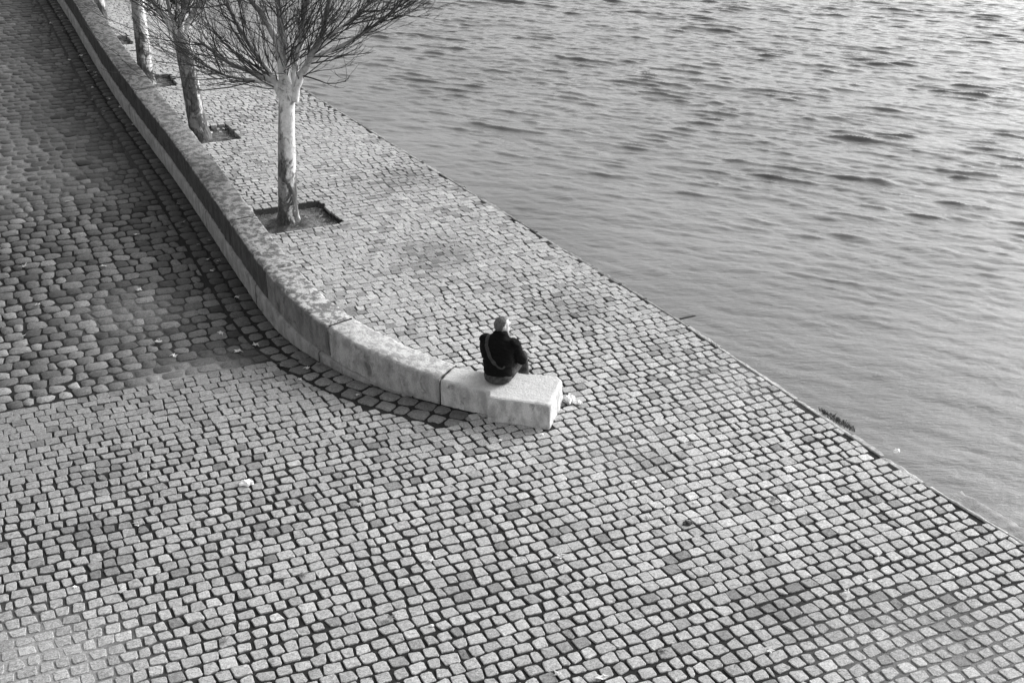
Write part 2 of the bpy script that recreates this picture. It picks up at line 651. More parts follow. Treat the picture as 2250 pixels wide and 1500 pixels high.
ok = (area > .0035) & (area < 1.2 * L * Wd) & (np.hypot(*(V[:, 9:17, :2] - V[:, 0:1, :2]).transpose(2, 0, 1)).max(1) < .135)
stain = np.zeros(n)
for c_, r_ in (((-4.5, 11.4), .22), ((-4.1, 10.8), .16), ((1.6, 12.9), .2), ((4.2, 9.75), .32), ((-.5, 10.3), .15), ((2.6, 10.1), .25), ((-3.3, 10.7), .14), ((-4.75, 12.6), .25), ((-1.2, 19.6), .45), ((-2.0, 23.6), .5), ((.9, 17.2), .4)):
    stain += blob(C, c_, r_)
shade *= 1 - .50 * np.clip(stain, 0, 1) * (.5 + .5 * rng.random(n))
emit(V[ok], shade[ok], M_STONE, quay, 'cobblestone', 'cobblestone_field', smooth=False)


# ramp setts: larger, older, darker, worn rounder
def clamp_ramp(P, idx):
    d, i = wall_dist(P)
    m = d < GUT_W + .03
    P = P + np.where(m, GUT_W + .03 - d, 0)[:, None] * WN[i]
    b = P @ EQ
    m = b < B_RAMP + .02
    return P + np.where(m, B_RAMP + .02 - b, 0)[:, None] * EQ


C, L, Wd = course_layout(B_RAMP + .01, 46, lambda b: float(np.interp(b, wb[wo], wa[wo])) - 12.5, lambda b: float(np.interp(b, wb[wo], wa[wo])), .218, .232, .034, .03)
d, i = wall_dist(C)
keep = in_view(C, 2.2) & (d > GUT_W - .01)
C, L, Wd = C[keep], L[keep], Wd[keep]
n = len(C)
b = C @ EQ
joint = .026 * (.7 + .6 * rng.random(n))
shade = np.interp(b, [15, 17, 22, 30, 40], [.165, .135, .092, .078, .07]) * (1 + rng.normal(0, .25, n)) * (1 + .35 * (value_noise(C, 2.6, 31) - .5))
dk = rng.random(n) < .14
shade = np.where(dk, shade * rng.uniform(.5, .75, n), shade)
lt = rng.random(n) < .10
shade = np.where(lt, shade * 1.35, shade)
shade *= np.interp(wall_dist(C)[0], [.5, 1.1, 2.2], [.62, .85, 1.0])     # damp by the channel, and the parapet's soft shadow put into the stone colour
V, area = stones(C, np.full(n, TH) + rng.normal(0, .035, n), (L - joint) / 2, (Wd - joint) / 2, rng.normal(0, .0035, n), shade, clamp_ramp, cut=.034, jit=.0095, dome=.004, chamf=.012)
V[:, :, 2] += ramp_z(V[:, :, :2].reshape(-1, 2) @ EQ).reshape(n, 33)
ok = (area > .008) & (area < 1.2 * L * Wd)
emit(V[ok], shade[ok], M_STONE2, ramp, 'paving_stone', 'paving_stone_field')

# channel: two courses of broad stones following the foot of the parapet
chan_bed_v, chan_bed_f = [], []
for k in range(len(WALL)):
    p0 = WALL[k, :2] - WN[k] * .1
    p1 = WALL[k, :2] + WN[k] * (GUT_W + .02)
    chan_bed_v += [(p0[0], p0[1], WALL_G[k] - .024), (p1[0], p1[1], WALL_G[k] - .019)]
    if k:
        chan_bed_f.append((2 * k - 2, 2 * k - 1, 2 * k + 1, 2 * k))
channel = mesh_obj('gutter', chan_bed_v, chan_bed_f, M_BED, attrs={'fill': np.zeros(len(chan_bed_v))})
tag(channel, kind='structure')
CC, AA, LL, WW, HH = [], [], [], [], []
for row, off in ((0, .135), (1, .375)):
    s = .1 + row * .13
    while s < WALL_S[gut_end] + .15 - .25 * row:
        l = float(np.clip(rng.normal(.25, .03), .17, .34))
        sc = s + l / 2
        k = int(np.argmin(np.abs(WALL_S - sc)))
        CC.append(WALL[k, :2] + WN[k] * off + tan[k] * (sc - WALL_S[k]))
        AA.append(math.atan2(tan[k, 1], tan[k, 0])); LL.append(l); WW.append(.235)
        HH.append(float(ramp_z((CC[-1] @ EQ))) - .003 - .006 * (row == 0))
        s += l
CC = np.array(CC); n = len(CC)
LL, WW = np.array(LL), np.array(WW)
jj = .026 * (.7 + .6 * rng.random(n))
bb = CC @ EQ
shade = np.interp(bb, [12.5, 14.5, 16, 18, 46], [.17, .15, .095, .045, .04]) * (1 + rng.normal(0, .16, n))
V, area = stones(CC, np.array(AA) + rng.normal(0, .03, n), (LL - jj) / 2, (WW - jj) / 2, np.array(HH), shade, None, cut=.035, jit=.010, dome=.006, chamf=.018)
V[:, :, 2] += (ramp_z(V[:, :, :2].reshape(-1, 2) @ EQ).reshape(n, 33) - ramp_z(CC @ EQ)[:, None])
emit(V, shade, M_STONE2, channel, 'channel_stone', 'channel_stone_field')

# ------------------------------------------------------------------ parapet
wall = empty('parapet_wall', (float(WALL[-20, 0]), float(WALL[-20, 1]), 0))
tag(wall, 'low curved stone parapet sweeping from the top left corner down to the seated man', 'wall')
wall_loc = np.array(wall.location)


def prism_stone(name, k0, k1, gap, g_end, moss):
    """one coping block of the parapet between samples k0..k1 (rounded top edges, slightly uneven)"""
    s0, s1 = WALL_S[k0] + gap / 2, WALL_S[k1] - gap / 2
    ss = np.linspace(s0, s1, max(3, int((s1 - s0) / .07)))
    ss = np.r_[s0, s0 + .012, ss[1:-1], s1 - .012, s1]
    rise = rng.normal(0, .006)
    push = rng.normal(0, .006)
    V, top, gr, ms = [], [], [], []
    n = 12
    for j, s in enumerate(ss):
        px = np.array([np.interp(s, WALL_S, WALL[:, 0]), np.interp(s, WALL_S, WALL[:, 1])])
        nn = np.array([np.interp(s, WALL_S, WN[:, 0]), np.interp(s, WALL_S, WN[:, 1])])
        nn /= np.hypot(*nn)
        zt = np.interp(s, WALL_S, WALL_Z) + rise
        g = np.interp(s, WALL_S, WALL_G)
        zb = max(zt - .44, -.12)
        if zt - .44 < .05:
            zb = -.12
        e = .010 if j in (0, len(ss) - 1) else 0.0
        r = .035
        T = WALL_T
        jit = lambda a: rng.normal(0, a)
        prof = [(0, zb), (0, zb + .35 * (zt - zb)), (0, zb + .7 * (zt - zb)), (0, zt - r * 1.1), (.3 * r, zt - .3 * r), (1.1 * r, zt),
                (T * .35, zt + .004), (T * .68, zt + .004), (T - 1.1 * r, zt), (T - .3 * r, zt - .3 * r), (T, zt - 1.1 * r), (T, min(zb, -.08))]
        for m, (w, z) in enumerate(prof):
            w2 = w + (jit(.0055) if m < 5 else jit(.005) if m > 7 else 0)
            z2 = z + (jit(.005) if 3 <= m <= 10 else 0) - (e if 3 <= m <= 10 else 0)
            w2 = w2 + (e if m <= 4 else -e if m >= 9 else 0)
            p = px - nn * (w2 - push)
            V.append((p[0] - wall_loc[0], p[1] - wall_loc[1], z2))
            top.append(1.0 if 4 <= m <= 9 else .35 if m == 3 else 0.0)
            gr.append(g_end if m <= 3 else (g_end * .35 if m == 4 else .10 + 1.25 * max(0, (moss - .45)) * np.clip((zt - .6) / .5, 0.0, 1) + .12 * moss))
            ms.append(moss)
    F = []
    for j in range(len(ss) - 1):
        for m in range(n - 1):
            a = j * n + m
            F.append((a, a + n, a + n + 1, a + 1))
    F.append(tuple(range(n - 1, -1, -1)))
    F.append(tuple((len(ss) - 1) * n + m for m in range(n)))
    o = mesh_obj(name, V, F, M_WALL, wall, True, {'topness': top, 'grime': gr, 'moss': ms})
    return o


def near_index(x, y):
    return int(np.argmin((WALL[:, 0] - x) ** 2 + (WALL[:, 1] - y) ** 2))


joints = [0, near_index(-12.3, 34.6), near_index(-9.47, 28.75), near_index(-8.36, 26.6), near_index(-7.3, 24.4), near_index(-6.52, 22.9),
          near_index(-5.58, 21.1), near_index(-4.35, 18.5), near_index(-3.49, 16.8), near_index(-2.46, 15.4), near_index(-.93, 14.31)]
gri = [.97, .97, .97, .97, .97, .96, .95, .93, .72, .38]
mos = [.9, .9, .9, .9, .85, .8, .9, 1.0, 1.0, .45]
for a, c, g, m in zip(joints[:-1], joints[1:], gri, mos):
    prism_stone('coping_stone', a, c, (.020, .028)[a > joints[6]], g, m)
# plinth below the coping blocks, in lengths of its own
k_end = near_index(-1.25, 14.47)
pj = [0, near_index(-10.9, 31.6), near_index(-7.6, 24.9), near_index(-5.0, 19.9), near_index(-3.75, 17.3), near_index(-2.62, 15.57), k_end]
for a, c in zip(pj[:-1], pj[1:]):
    V, top, gr = [], [], []
    ks = list(range(a, c + 1))
    for j, k in enumerate(ks):
        s = WALL_S[k] + (.008 if j == 0 else -.008 if j == len(ks) - 1 else 0)
        px = np.array([np.interp(s, WALL_S, WALL[:, 0]), np.interp(s, WALL_S, WALL[:, 1])])
        zt = max(WALL_Z[k] - .445, WALL_G[k] + .004)
        pr = .035
        for m, (w, z) in enumerate([(-pr, WALL_G[k] - .12), (-pr, WALL_G[k] + .4 * (zt - WALL_G[k])), (-pr, zt - .02), (-pr + .018, zt), (.06, zt + .002), (.06, WALL_G[k] - .12)]):
            p = px - WN[k] * (w + (rng.normal(0, .004) if 1 <= m <= 3 else 0))
            V.append((p[0] - wall_loc[0], p[1] - wall_loc[1], z + (rng.normal(0, .004) if m in (2, 3) else 0)))
            top.append(.2 if m < 3 else .6); gr.append(.55)
    n = 6
    F = [(j * n + m, (j + 1) * n + m, (j + 1) * n + m + 1, j * n + m + 1) for j in range(len(ks) - 1) for m in range(n - 1)]
    F += [tuple(range(n - 1, -1, -1)), tuple((len(ks) - 1) * n + m for m in range(n))]
    mesh_obj('plinth_stone', V, F, M_WALL, wall, True, {'topness': top, 'grime': gr, 'moss': np.zeros(len(V))})

# end block: a wide slab with a step in its road face
ka, kb = near_index(-.91, 14.30), len(WALL) - 1
front = [tuple(WALL[k, :2]) for k in range(ka, kb, 2)]
ring = front + [tuple(p) for p in BLOCK]
P = np.array(ring)
dense = []
for a, c in zip(P, np.roll(P, -1, 0)):
    m = max(1, int(np.hypot(*(c - a)) / .06))
    for j in range(m):
        dense.append(a + (c - a) * j / m)
P = np.array(dense)
for _ in range(1):
    P = .12 * np.roll(P, 1, 0) + .76 * P + .12 * np.roll(P, -1, 0)
P += rng.normal(0, .0025, P.shape)
nrm = np.roll(P, -1, 0) - np.roll(P, 1, 0)
nrm = np.stack([nrm[:, 1], -nrm[:, 0]], 1)
nrm /= np.hypot(*nrm.T)[:, None]
if ((P - P.mean(0)) * nrm).sum() < 0:
    nrm = -nrm
N = len(P)
ztop = .33
rings = [(-.10, 0), (.10, 0), (.20, 0), (ztop - .035, 0), (ztop - .010, .010), (ztop, .036)]
V, top, gr = [], [], []
front_n = (nrm @ np.array([-.3, -.95])) > .25
for z, ins in rings:
    for j in range(N):
        p = P[j] - nrm[j] * (ins + (rng.normal(0, .003) if ins < .03 else 0))
        V.append((p[0] - wall_loc[0], p[1] - wall_loc[1], z + (rng.normal(0, .0025) if ins < .03 else 0)))
        top.append(1.0 if ins > .005 else 0.0)
        gr.append((.04 if front_n[j] else .0) if ins < .005 else .0)
F = [(r * N + j, r * N + (j + 1) % N, (r + 1) * N + (j + 1) % N, (r + 1) * N + j) for r in range(len(rings) - 1) for j in range(N)]
o = mesh_obj('end_block', V, F, M_WALL, wall, True, {'topness': top, 'grime': gr, 'moss': np.full(len(V), .0)})
bm = bmesh.new(); bm.from_mesh(o.data)
top_edges = [e for e in bm.edges if e.is_boundary and min(v.co.z for v in e.verts) > .25]
bmesh.ops.triangle_fill(bm, use_beauty=True, edges=top_edges)
bmesh.ops.recalc_face_normals(bm, faces=bm.faces)
for f in bm.faces:
    f.smooth = abs(f.normal.z) < .9
bm.to_mesh(o.data); bm.free()
tag(o, 'pale clean end block with a stepped front')

# ------------------------------------------------------------------ quay edge, its face and the apron
WATER_Z = -.46
kerb = empty('quay_edge_wall', (2.41, 16.9, 0))
tag(kerb, 'long stone kerb and face of the quay dropping to the river', 'quay wall')
kl = np.array(kerb.location)
E2 = resample(np.c_[EDGE, np.zeros(len(EDGE))], .1)
es = np.r_[0, np.cumsum(np.hypot(*np.diff(E2[:, :2], axis=0).T))]
et = np.gradient(E2[:, :2], axis=0); et /= np.hypot(*et.T)[:, None]
en = np.stack([-et[:, 1], et[:, 0]], 1)
en[(en @ np.array([1, .5])) < 0] *= -1              # outward, to the river


def edge_at(s, w, z):
    p = np.array([np.interp(s, es, E2[:, 0]), np.interp(s, es, E2[:, 1])])
    nn = np.array([np.interp(s, es, en[:, 0]), np.interp(s, es, en[:, 1])])
    p = p + nn * w
    return (p[0] - kl[0], p[1] - kl[1], z)


s_break = es[np.argmin(((E2[:, :2] - np.array([2.41, 16.9])) ** 2).sum(1))]
s = 2.0
while s < es[-1] - .6:
    l = rng.uniform(.45, 1.2)
    s1 = min(s + l, es[-1])
    if rng.random() < .07:
        s = s + .12
        continue
    V = []
    pts = np.linspace(s + .004, s1 - .004, 9)
    off = rng.normal(0, .012); lift = rng.normal(-.002, .007)
    for q_ in pts:
        w1 = .03 + off + rng.normal(0, .010)
        for w, z in ((-.045, -.3), (-.045, -.004 + lift), (-.035, .004 + lift), (w1 - .02, .002 + lift + rng.normal(0, .003)), (w1, -.02), (w1 + .03, -.3)):
            V.append(edge_at(q_, w, z))
    n = 6
    F = [(j * n + m, (j + 1) * n + m, (j + 1) * n + m + 1, j * n + m + 1) for j in range(8) for m in range(n - 1)]
    F += [tuple(range(n - 1, -1, -1)), tuple(8 * n + m for m in range(n))]
    mesh_obj('kerb_stone', V, F, M_WALL, kerb, False, {'topness': np.ones(len(V)), 'grime': np.full(len(V), rng.uniform(.0, .45) if s > s_break else rng.uniform(.35, .70)), 'moss': np.full(len(V), .4)})
    s = s1
V = []
for k in range(len(E2)):
    for w, z in ((.02, -.05), (.05, -.3), (.12, -1.6)):
        p = E2[k, :2] + en[k] * w
        V.append((p[0] - kl[0], p[1] - kl[1], z))
F = [(j * 3 + m, (j + 1) * 3 + m, (j + 1) * 3 + m + 1, j * 3 + m + 1) for j in range(len(E2) - 1) for m in range(2)]
mesh_obj('quay_face', V, F, M_WALL, kerb, True, {'topness': np.zeros(len(V)), 'grime': np.full(len(V), .6), 'moss': np.zeros(len(V))})


def apron(name, p_a, p_b, w, z, slope, gr):
    """rough footing slab lying just above the water along the quay between two points of the edge"""
    ka = np.argmin(((E2[:, :2] - p_a) ** 2).sum(1)); kb_ = np.argmin(((E2[:, :2] - p_b) ** 2).sum(1))
    ka, kb_ = min(ka, kb_), max(ka, kb_)
    V, nw = [], 14
    ks = np.linspace(es[ka], es[kb_], max(4, int((es[kb_] - es[ka]) / .07)))
    for q_ in ks:
        for m in range(nw):
            f = m / (nw - 1)
            V.append(edge_at(q_, .03 + f * (w + rng.normal(0, .012)), z - slope * f + rng.normal(0, .009) - (.25 if m == nw - 1 else 0)))
    F = [(j * nw + m, (j + 1) * nw + m, (j + 1) * nw + m + 1, j * nw + m + 1) for j in range(len(ks) - 1) for m in range(nw - 1)]
    mesh_obj(name, V, F, M_WALL, kerb, True, {'topness': np.ones(len(V)), 'grime': np.full(len(V), gr), 'moss': np.full(len(V), .25)})


apron('footing_slab', (4.60, 12.50), (5.12, 11.63), .82, WATER_Z + .09, .05, .62)
apron('footing_slab', (5.14, 11.60), (6.9, 8.45), .86, WATER_Z + .12, .08, .70)

# ------------------------------------------------------------------ river
def wave_field(n, size, wind, lam, amp, choppy, seed, spread=2):
    r = np.random.default_rng(seed)
    k1 = np.fft.fftfreq(n, size / n) * 2 * np.pi
    kx, ky = np.meshgrid(k1, k1, indexing='ij')
    k = np.hypot(kx, ky); k[0, 0] = 1
    w = np.array([math.cos(wind), math.sin(wind)])
    cosw = (kx * w[0] + ky * w[1]) / k
    k0 = 2 * np.pi / lam
    S = np.exp(-1.25 * (k0 / k) ** 2) / k ** 3.6 * np.abs(cosw) ** spread * np.exp(-(k / 62.0) ** 2)
    S[0, 0] = 0
    h = (r.normal(size=(n, n)) + 1j * r.normal(size=(n, n))) * np.sqrt(S)
    z = np.fft.ifft2(h).real
    sc = amp / z.std()
    dx = np.fft.ifft2(-1j * kx / k * h).real * sc * choppy
    dy = np.fft.ifft2(-1j * ky / k * h).real * sc * choppy
    return z * sc, dx, dy


NW, SZ = 960, 40.0
z1, dx1, dy1 = wave_field(NW, SZ, R(64), .75, .0058, 1.1, 11, 7)
z2, dx2, dy2 = wave_field(NW, SZ, R(80), 3.0, .009, .6, 12, 3)
z3, _, _ = wave_field(NW, SZ, R(63), .42, 1.0, 0, 13, 90)
z4, _, _ = wave_field(NW, SZ, R(70), 4.5, 1.0, 0, 14, 1)
z3 = np.clip(z3 - .75, 0, 1.7)
for _ in range(1):
    z3 = .25 * (np.roll(z3, 1, 0) + np.roll(z3, -1, 0) + np.roll(z3, 1, 1) + np.roll(z3, -1, 1))
z3 = .031 * z3 * np.clip(.75 + .55 * z4, .05, 1.5)
gx = np.linspace(0, SZ, NW, endpoint=False)
X, Y = np.meshgrid(gx, gx, indexing='ij')
X0, Y0 = -11.0, 8.5
# rougher upstream (far), calmer close to the quay
Xw, Yw = X + X0, Y + Y0
edge_d = -edge_dist(np.c_[Xw.ravel(), Yw.ravel()]).reshape(Xw.shape)
calm = np.clip(.60 + .40 * np.clip((edge_d - .3) / 7.0, 0, 1), 0, 1) * np.clip(.62 + .38 * (Yw - 13) / 12, .5, 1.15)
Vx = Xw + (dx1 + dx2) * calm
Vy = Yw + (dy1 + dy2) * calm
Vz = WATER_Z + (z1 + z2) * calm + (z3 - z3.mean()) * np.clip(.22 + (calm - .60) * 2.4, 0, 1.12)
ii = np.arange(NW * NW).reshape(NW, NW)
F = np.stack([ii[:-1, :-1], ii[1:, :-1], ii[1:, 1:], ii[:-1, 1:]], -1).reshape(-1, 4)
ctr_d = .25 * (edge_d[:-1, :-1] + edge_d[1:, 1:] + edge_d[1:, :-1] + edge_d[:-1, 1:])
fc = np.c_[.5 * (Xw[:-1, :-1] + Xw[1:, 1:]).ravel(), .5 * (Yw[:-1, :-1] + Yw[1:, 1:]).ravel()]
F = F[(ctr_d.ravel() > -.15) & (np.abs(fc[:, 0]) < .42 * fc[:, 1] + 5.0)]
used = np.unique(F)
remap = np.full(NW * NW, -1); remap[used] = np.arange(len(used))
me = bpy.data.meshes.new('river_water')
VV = np.stack([Vx.ravel(), Vy.ravel(), Vz.ravel()], 1)[used]
FF = remap[F]
me.vertices.add(len(VV)); me.vertices.foreach_set('co', VV.ravel().astype(np.float32))
me.loops.add(FF.size); me.loops.foreach_set('vertex_index', FF.ravel().astype(np.int32))
me.polygons.add(len(FF)); me.polygons.foreach_set('loop_start', (np.arange(len(FF)) * 4).astype(np.int32))
me.update(calc_edges=True)
me.polygons.foreach_set('use_smooth', np.ones(len(FF), bool))
me.materials.append(M_WATER)
river = link(bpy.data.objects.new('river_water', me))
tag(river, kind='structure')
V = [(X0 + SZ - .3, -20, WATER_Z - .02), (400, -20, WATER_Z - .02), (400, 400, WATER_Z - .02), (X0 + SZ - .3, 400, WATER_Z - .02),
     (-200, Y0 + SZ - .3, WATER_Z - .02), (X0 + SZ - .3, Y0 + SZ - .3, WATER_Z - .02), (-200, 400, WATER_Z - .02),
     (4, -20, WATER_Z - .02), (X0 + SZ - .3, Y0 + .2, WATER_Z - .02), (4, Y0 + .2, WATER_Z - .02)]
far = mesh_obj('river_water_far', V, [(0, 1, 2, 3), (4, 5, 3, 6), (7, 0, 8, 9)], M_WATER, None, False)
far.name = 'river_water'
tag(far, kind='structure')
bed = mesh_obj('river_bed', [(-300, -40, -3), (420, -40, -3), (420, 420, -3), (-300, 420, -3)], [(0, 1, 2, 3)], M_SOIL, None, False)
tag(bed, kind='structure')

# ------------------------------------------------------------------ tree pits
def dry_leaf(name, loc, size, rz, mat, label, group, tilt=.2, z_up=.012):
    """a curled plane-tree leaf: five pointed lobes and a stalk"""
    lobes = [(0, 1.0), (.62, .45), (1.15, .85), (1.75, .38), (2.35, .6), (3.14, .18)]
    ang = [a for a, r in lobes] + [-a for a, r in lobes[-2:0:-1]]
    rad = [r for a, r in lobes] + [r for a, r in lobes[-2:0:-1]]
    V = [(0, 0, .06 * size)]
    cur = random.uniform(-.5, .9)
    for a, r in zip(ang, rad):
        r2 = r * size * random.uniform(.8, 1.15) * .55
        V.append((math.cos(a) * r2, math.sin(a) * r2, cur * r2 * r2 / size + random.uniform(0, .10) * size))
    n = len(ang)
    F = [(0, 1 + i, 1 + (i + 1) % n) for i in range(n)]
    b = len(V)
    V += [(-.1 * size, -.012, .03), (-.1 * size, .012, .03), (-.62 * size, .0, .05 * size)]
    F.append((b, b + 1, b + 2))
    o = mesh_obj(name, V, F, mat, None, False)
    o.location = (loc[0], loc[1], loc[2] + z_up)
    o.rotation_euler = (random.uniform(-tilt, tilt), random.uniform(-tilt, tilt), rz)
    tag(o, label, 'leaf', group)
    return o


pit_names = ['square tree pit of dark soil under the nearest tree', 'square tree pit under the second tree from the front',
             'square tree pit half hidden by the parapet under the third tree', 'square tree pit mostly hidden behind the parapet at the top edge']
for pi, pit in enumerate(PITS):
    c, ha, hb, ea_, eb_ = pit
    n = 20
    V = []
    for i_ in range(n + 1):
        for j_ in range(n + 1):
            u = (-1 + 2 * i_ / n) * (ha + .03); v = (-1 + 2 * j_ / n) * (hb + .03)
            p = c + u * ea_ + v * eb_
            dt = math.hypot(p[0] - TRUNKS[pi][0], p[1] - TRUNKS[pi][1])
            z = -.085 + .075 * math.exp(-(dt / .36) ** 2) + random.gauss(0, .009)
            V.append((p[0] - c[0], p[1] - c[1], z))
    F = [(i_ * (n + 1) + j_, (i_ + 1) * (n + 1) + j_, (i_ + 1) * (n + 1) + j_ + 1, i_ * (n + 1) + j_ + 1) for i_ in range(n) for j_ in range(n)]
    o = mesh_obj('tree_pit', V, F, M_SOIL, None, True, loc=(c[0], c[1], 0))
    tag(o, pit_names[pi], 'tree pit', 'tree pits along the quay')
    if pi < 3:                                    # sparse grass along the pit's edges, one mass
        gv, gf = [], []
        for _ in range(260):
            side = random.random()
            if side < .45:
                u, v = ha - abs(random.gauss(0, .09)) - .01, random.uniform(-hb, hb)
            elif side < .8:
                u, v = random.uniform(-ha, ha), hb - abs(random.gauss(0, .08)) - .01
            else:
                u, v = random.uniform(-ha, ha), random.uniform(-hb, hb)
            p = u * ea_ + v * eb_
            hgt = random.uniform(.02, .075); a = random.uniform(0, 6.28); w = .006
            b0 = len(gv)
            lx, ly = math.cos(a), math.sin(a)
            gv += [(p[0] - ly * w, p[1] + lx * w, -.085), (p[0] + ly * w, p[1] - lx * w, -.085), (p[0] + lx * hgt * .7, p[1] + ly * hgt * .7, -.085 + hgt)]
            gf.append((b0, b0 + 1, b0 + 2))
        g = mesh_obj('grass', gv, gf, M_WEED, o, False)
        tag(g, kind='stuff')

# ------------------------------------------------------------------ trees
def tube(acc, pts, rad, sides=8, twig=0.0, taper_end=True):
    """append a tapered tube along pts to the accumulator (verts, faces, height attr, twig attr)"""
    V, F, Hh, T = acc
    pts = [Vector(p) for p in pts]
    n = len(pts)
    up = Vector((.31, .17, .93))
    base = len(V)
    prev = None
    for i_, p in enumerate(pts):
        d = (pts[min(i_ + 1, n - 1)] - pts[max(i_ - 1, 0)]).normalized()
        if prev is None:
            a = d.cross(Vector((0, 1, 0.12))).normalized()
        else:
            a = (prev - d * prev.dot(d)).normalized()
        prev = a
        c = d.cross(a)
        for s_ in range(sides):
            t_ = 2 * math.pi * s_ / sides
            q_ = p + (a * math.cos(t_) + c * math.sin(t_)) * rad[i_]
            V.append(q_[:]); Hh.append(p.z)
            T.append(twig if np.isscalar(twig) else twig[i_])
    for i_ in range(n - 1):
        for s_ in range(sides):
            s2 = (s_ + 1) % sides
            F.append((base + i_ * sides + s_, base + i_ * sides + s2, base + (i_ + 1) * sides + s2, base + (i_ + 1) * sides + s_))
    F.append(tuple(base + (n - 1) * sides + s_ for s_ in range(sides)))


def smooth_path(ctrl, n):
    """Catmull-Rom through control points"""
    P = [Vector(c) for c in ctrl]
    P = [P[0] * 2 - P[1]] + P + [P[-1] * 2 - P[-2]]
    out = []
    m = len(P) - 3
    for k in range(n + 1):
        t_ = k / n * m
        i_ = min(int(t_), m - 1); f = t_ - i_
        a, b, c, d = P[i_:i_ + 4]
        out.append(.5 * ((2 * b) + (-a + c) * f + (2 * a - 5 * b + 4 * c - d) * f * f + (-a + 3 * b - 3 * c + d) * f ** 3))
    return out


def whip(acc, rnd, p, d, length, r0, depth=0, up=.35):
    """a long thin shoot that starts outwards and bends upwards, with side twigs"""
    n = 7 if depth == 0 else 5
    pts = [p.copy()]
    dd = d.normalized()
    step = length / n
    bend = rnd.uniform(.5, 1.3) * up
    kink = .13
    for i_ in range(n):
        dd = (dd + Vector((rnd.gauss(0, kink), rnd.gauss(0, kink), rnd.gauss(0, kink * .8) + bend * .22)))
        dd.z = max(dd.z, -.05 * dd.length)
        dd.normalize()
        pts.append(pts[-1] + dd * step)
    rad = [max(r0 * (1 - .78 * i_ / n), .0028) for i_ in range(n + 1)]
    tube(acc, pts, rad, 5 if depth == 0 else 4, 1.0)
    if depth < 2:
        k = rnd.randint(4, 6) if depth == 0 else rnd.randint(1, 2)
        for _ in range(k):
            i_ = rnd.randint(1, n - 1)
            base = pts[i_]
            along = (pts[i_ + 1] - pts[i_]).normalized()
            side = Vector((rnd.gauss(0, 1), rnd.gauss(0, 1), rnd.gauss(0, .7))).normalized()
            whip(acc, rnd, base, along * 1.0 + side * .6, length * rnd.uniform(.28, .55), rad[i_] * .62, depth + 1, up)


def make_tree(loc, label, seed, r_base, fork, lean, limbs, shoots, flare=.28, scruff=1.0):
    rnd = random.Random(seed)
    root = empty('bare_tree', (loc[0], loc[1], -.03))
    tag(root, label, 'tree', 'bare trees in a row along the quay')
    # trunk
    acc = ([], [], [], [])
    n = 26
    pts, rad = [], []
    for i_ in range(n + 1):
        f = i_ / n
        z = f * (fork + .12) - .06
        x = lean[0] * f + .02 * math.sin(f * 5 + seed) * f; y = lean[1] * f
        pts.append((x, y, z))
        rr = r_base * (1 - .24 * f) * (1 + flare * math.exp(-max(z, 0) / .11)) * (1 + .10 * max(0, f - .86) / .14)
        rad.append(rr * (1 + rnd.gauss(0, .012)))
    tube(acc, pts, rad, 20, 0.0)
    V = np.array(acc[0])
    ang = np.arctan2(V[:, 1], V[:, 0])
    lump = 1 + .035 * np.sin(3 * ang + 2 * V[:, 2]) * np.exp(-np.maximum(V[:, 2], 0) / .5) + .018 * np.sin(5 * ang + 4 * V[:, 2] + seed)
    ax = np.array([[np.interp(z, [q_[2] for q_ in pts], [q_[0] for q_ in pts]), np.interp(z, [q_[2] for q_ in pts], [q_[1] for q_ in pts])] for z in V[:, 2]])
    V[:, :2] = ax + (V[:, :2] - ax) * lump[:, None]
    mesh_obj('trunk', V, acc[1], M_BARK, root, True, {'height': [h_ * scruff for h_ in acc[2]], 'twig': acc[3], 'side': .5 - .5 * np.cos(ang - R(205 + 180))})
    tip = Vector(pts[-1])
    twacc = ([], [], [], [])
    for li, (ctrl, r0, r1, nsh) in enumerate(limbs):
        acc = ([], [], [], [])
        path = smooth_path([tip + Vector(c) for c in ctrl], 16)
        m = len(path)
        wob = [Vector((rnd.gauss(0, .012), rnd.gauss(0, .012), 0)) * (1 if 2 < k else 0) for k in range(m)]
        path = [p + w for p, w in zip(path, wob)]
        rad = [r0 + (r1 - r0) * (k / (m - 1)) ** .8 for k in range(m)]
        tw = [min(1.0, max(0.0, (k / (m - 1) - .18) * 2.6)) * .8 for k in range(m)]
        tube(acc, path, rad, 10 if r0 > .05 else 7, tw)
        mesh_obj('branch', acc[0], acc[1], M_BARK, root, True, {'height': [h_ + 2 for h_ in acc[2]], 'twig': acc[3]})
        for _ in range(int(nsh * shoots)):
            k = min(m - 2, int(rnd.uniform(.16, 1.0) * (m - 1)))
            p = path[k]
            along = (path[k + 1] - path[k]).normalized()
            out = Vector((rnd.gauss(0, 1), rnd.gauss(0, .8), rnd.gauss(.0, .6))).normalized()
            rad_out = Vector((p.x - tip.x, p.y - tip.y, 0))
            if rad_out.length > .05:
                out = out + rad_out.normalized() * .55
            d = along * rnd.uniform(.5, 1.1) + out * rnd.uniform(.45, .95)
            whip(twacc, rnd, p, d, rnd.uniform(.9, 2.0), rnd.uniform(.006, .0125) * (1.25 if k < m // 2 else 1.0))
    o = mesh_obj('crown', twacc[0], twacc[1], M_BARK, root, True, {'height': [3.0] * len(twacc[0]), 'twig': twacc[3]})
    tag(o, kind='stuff')
    return root


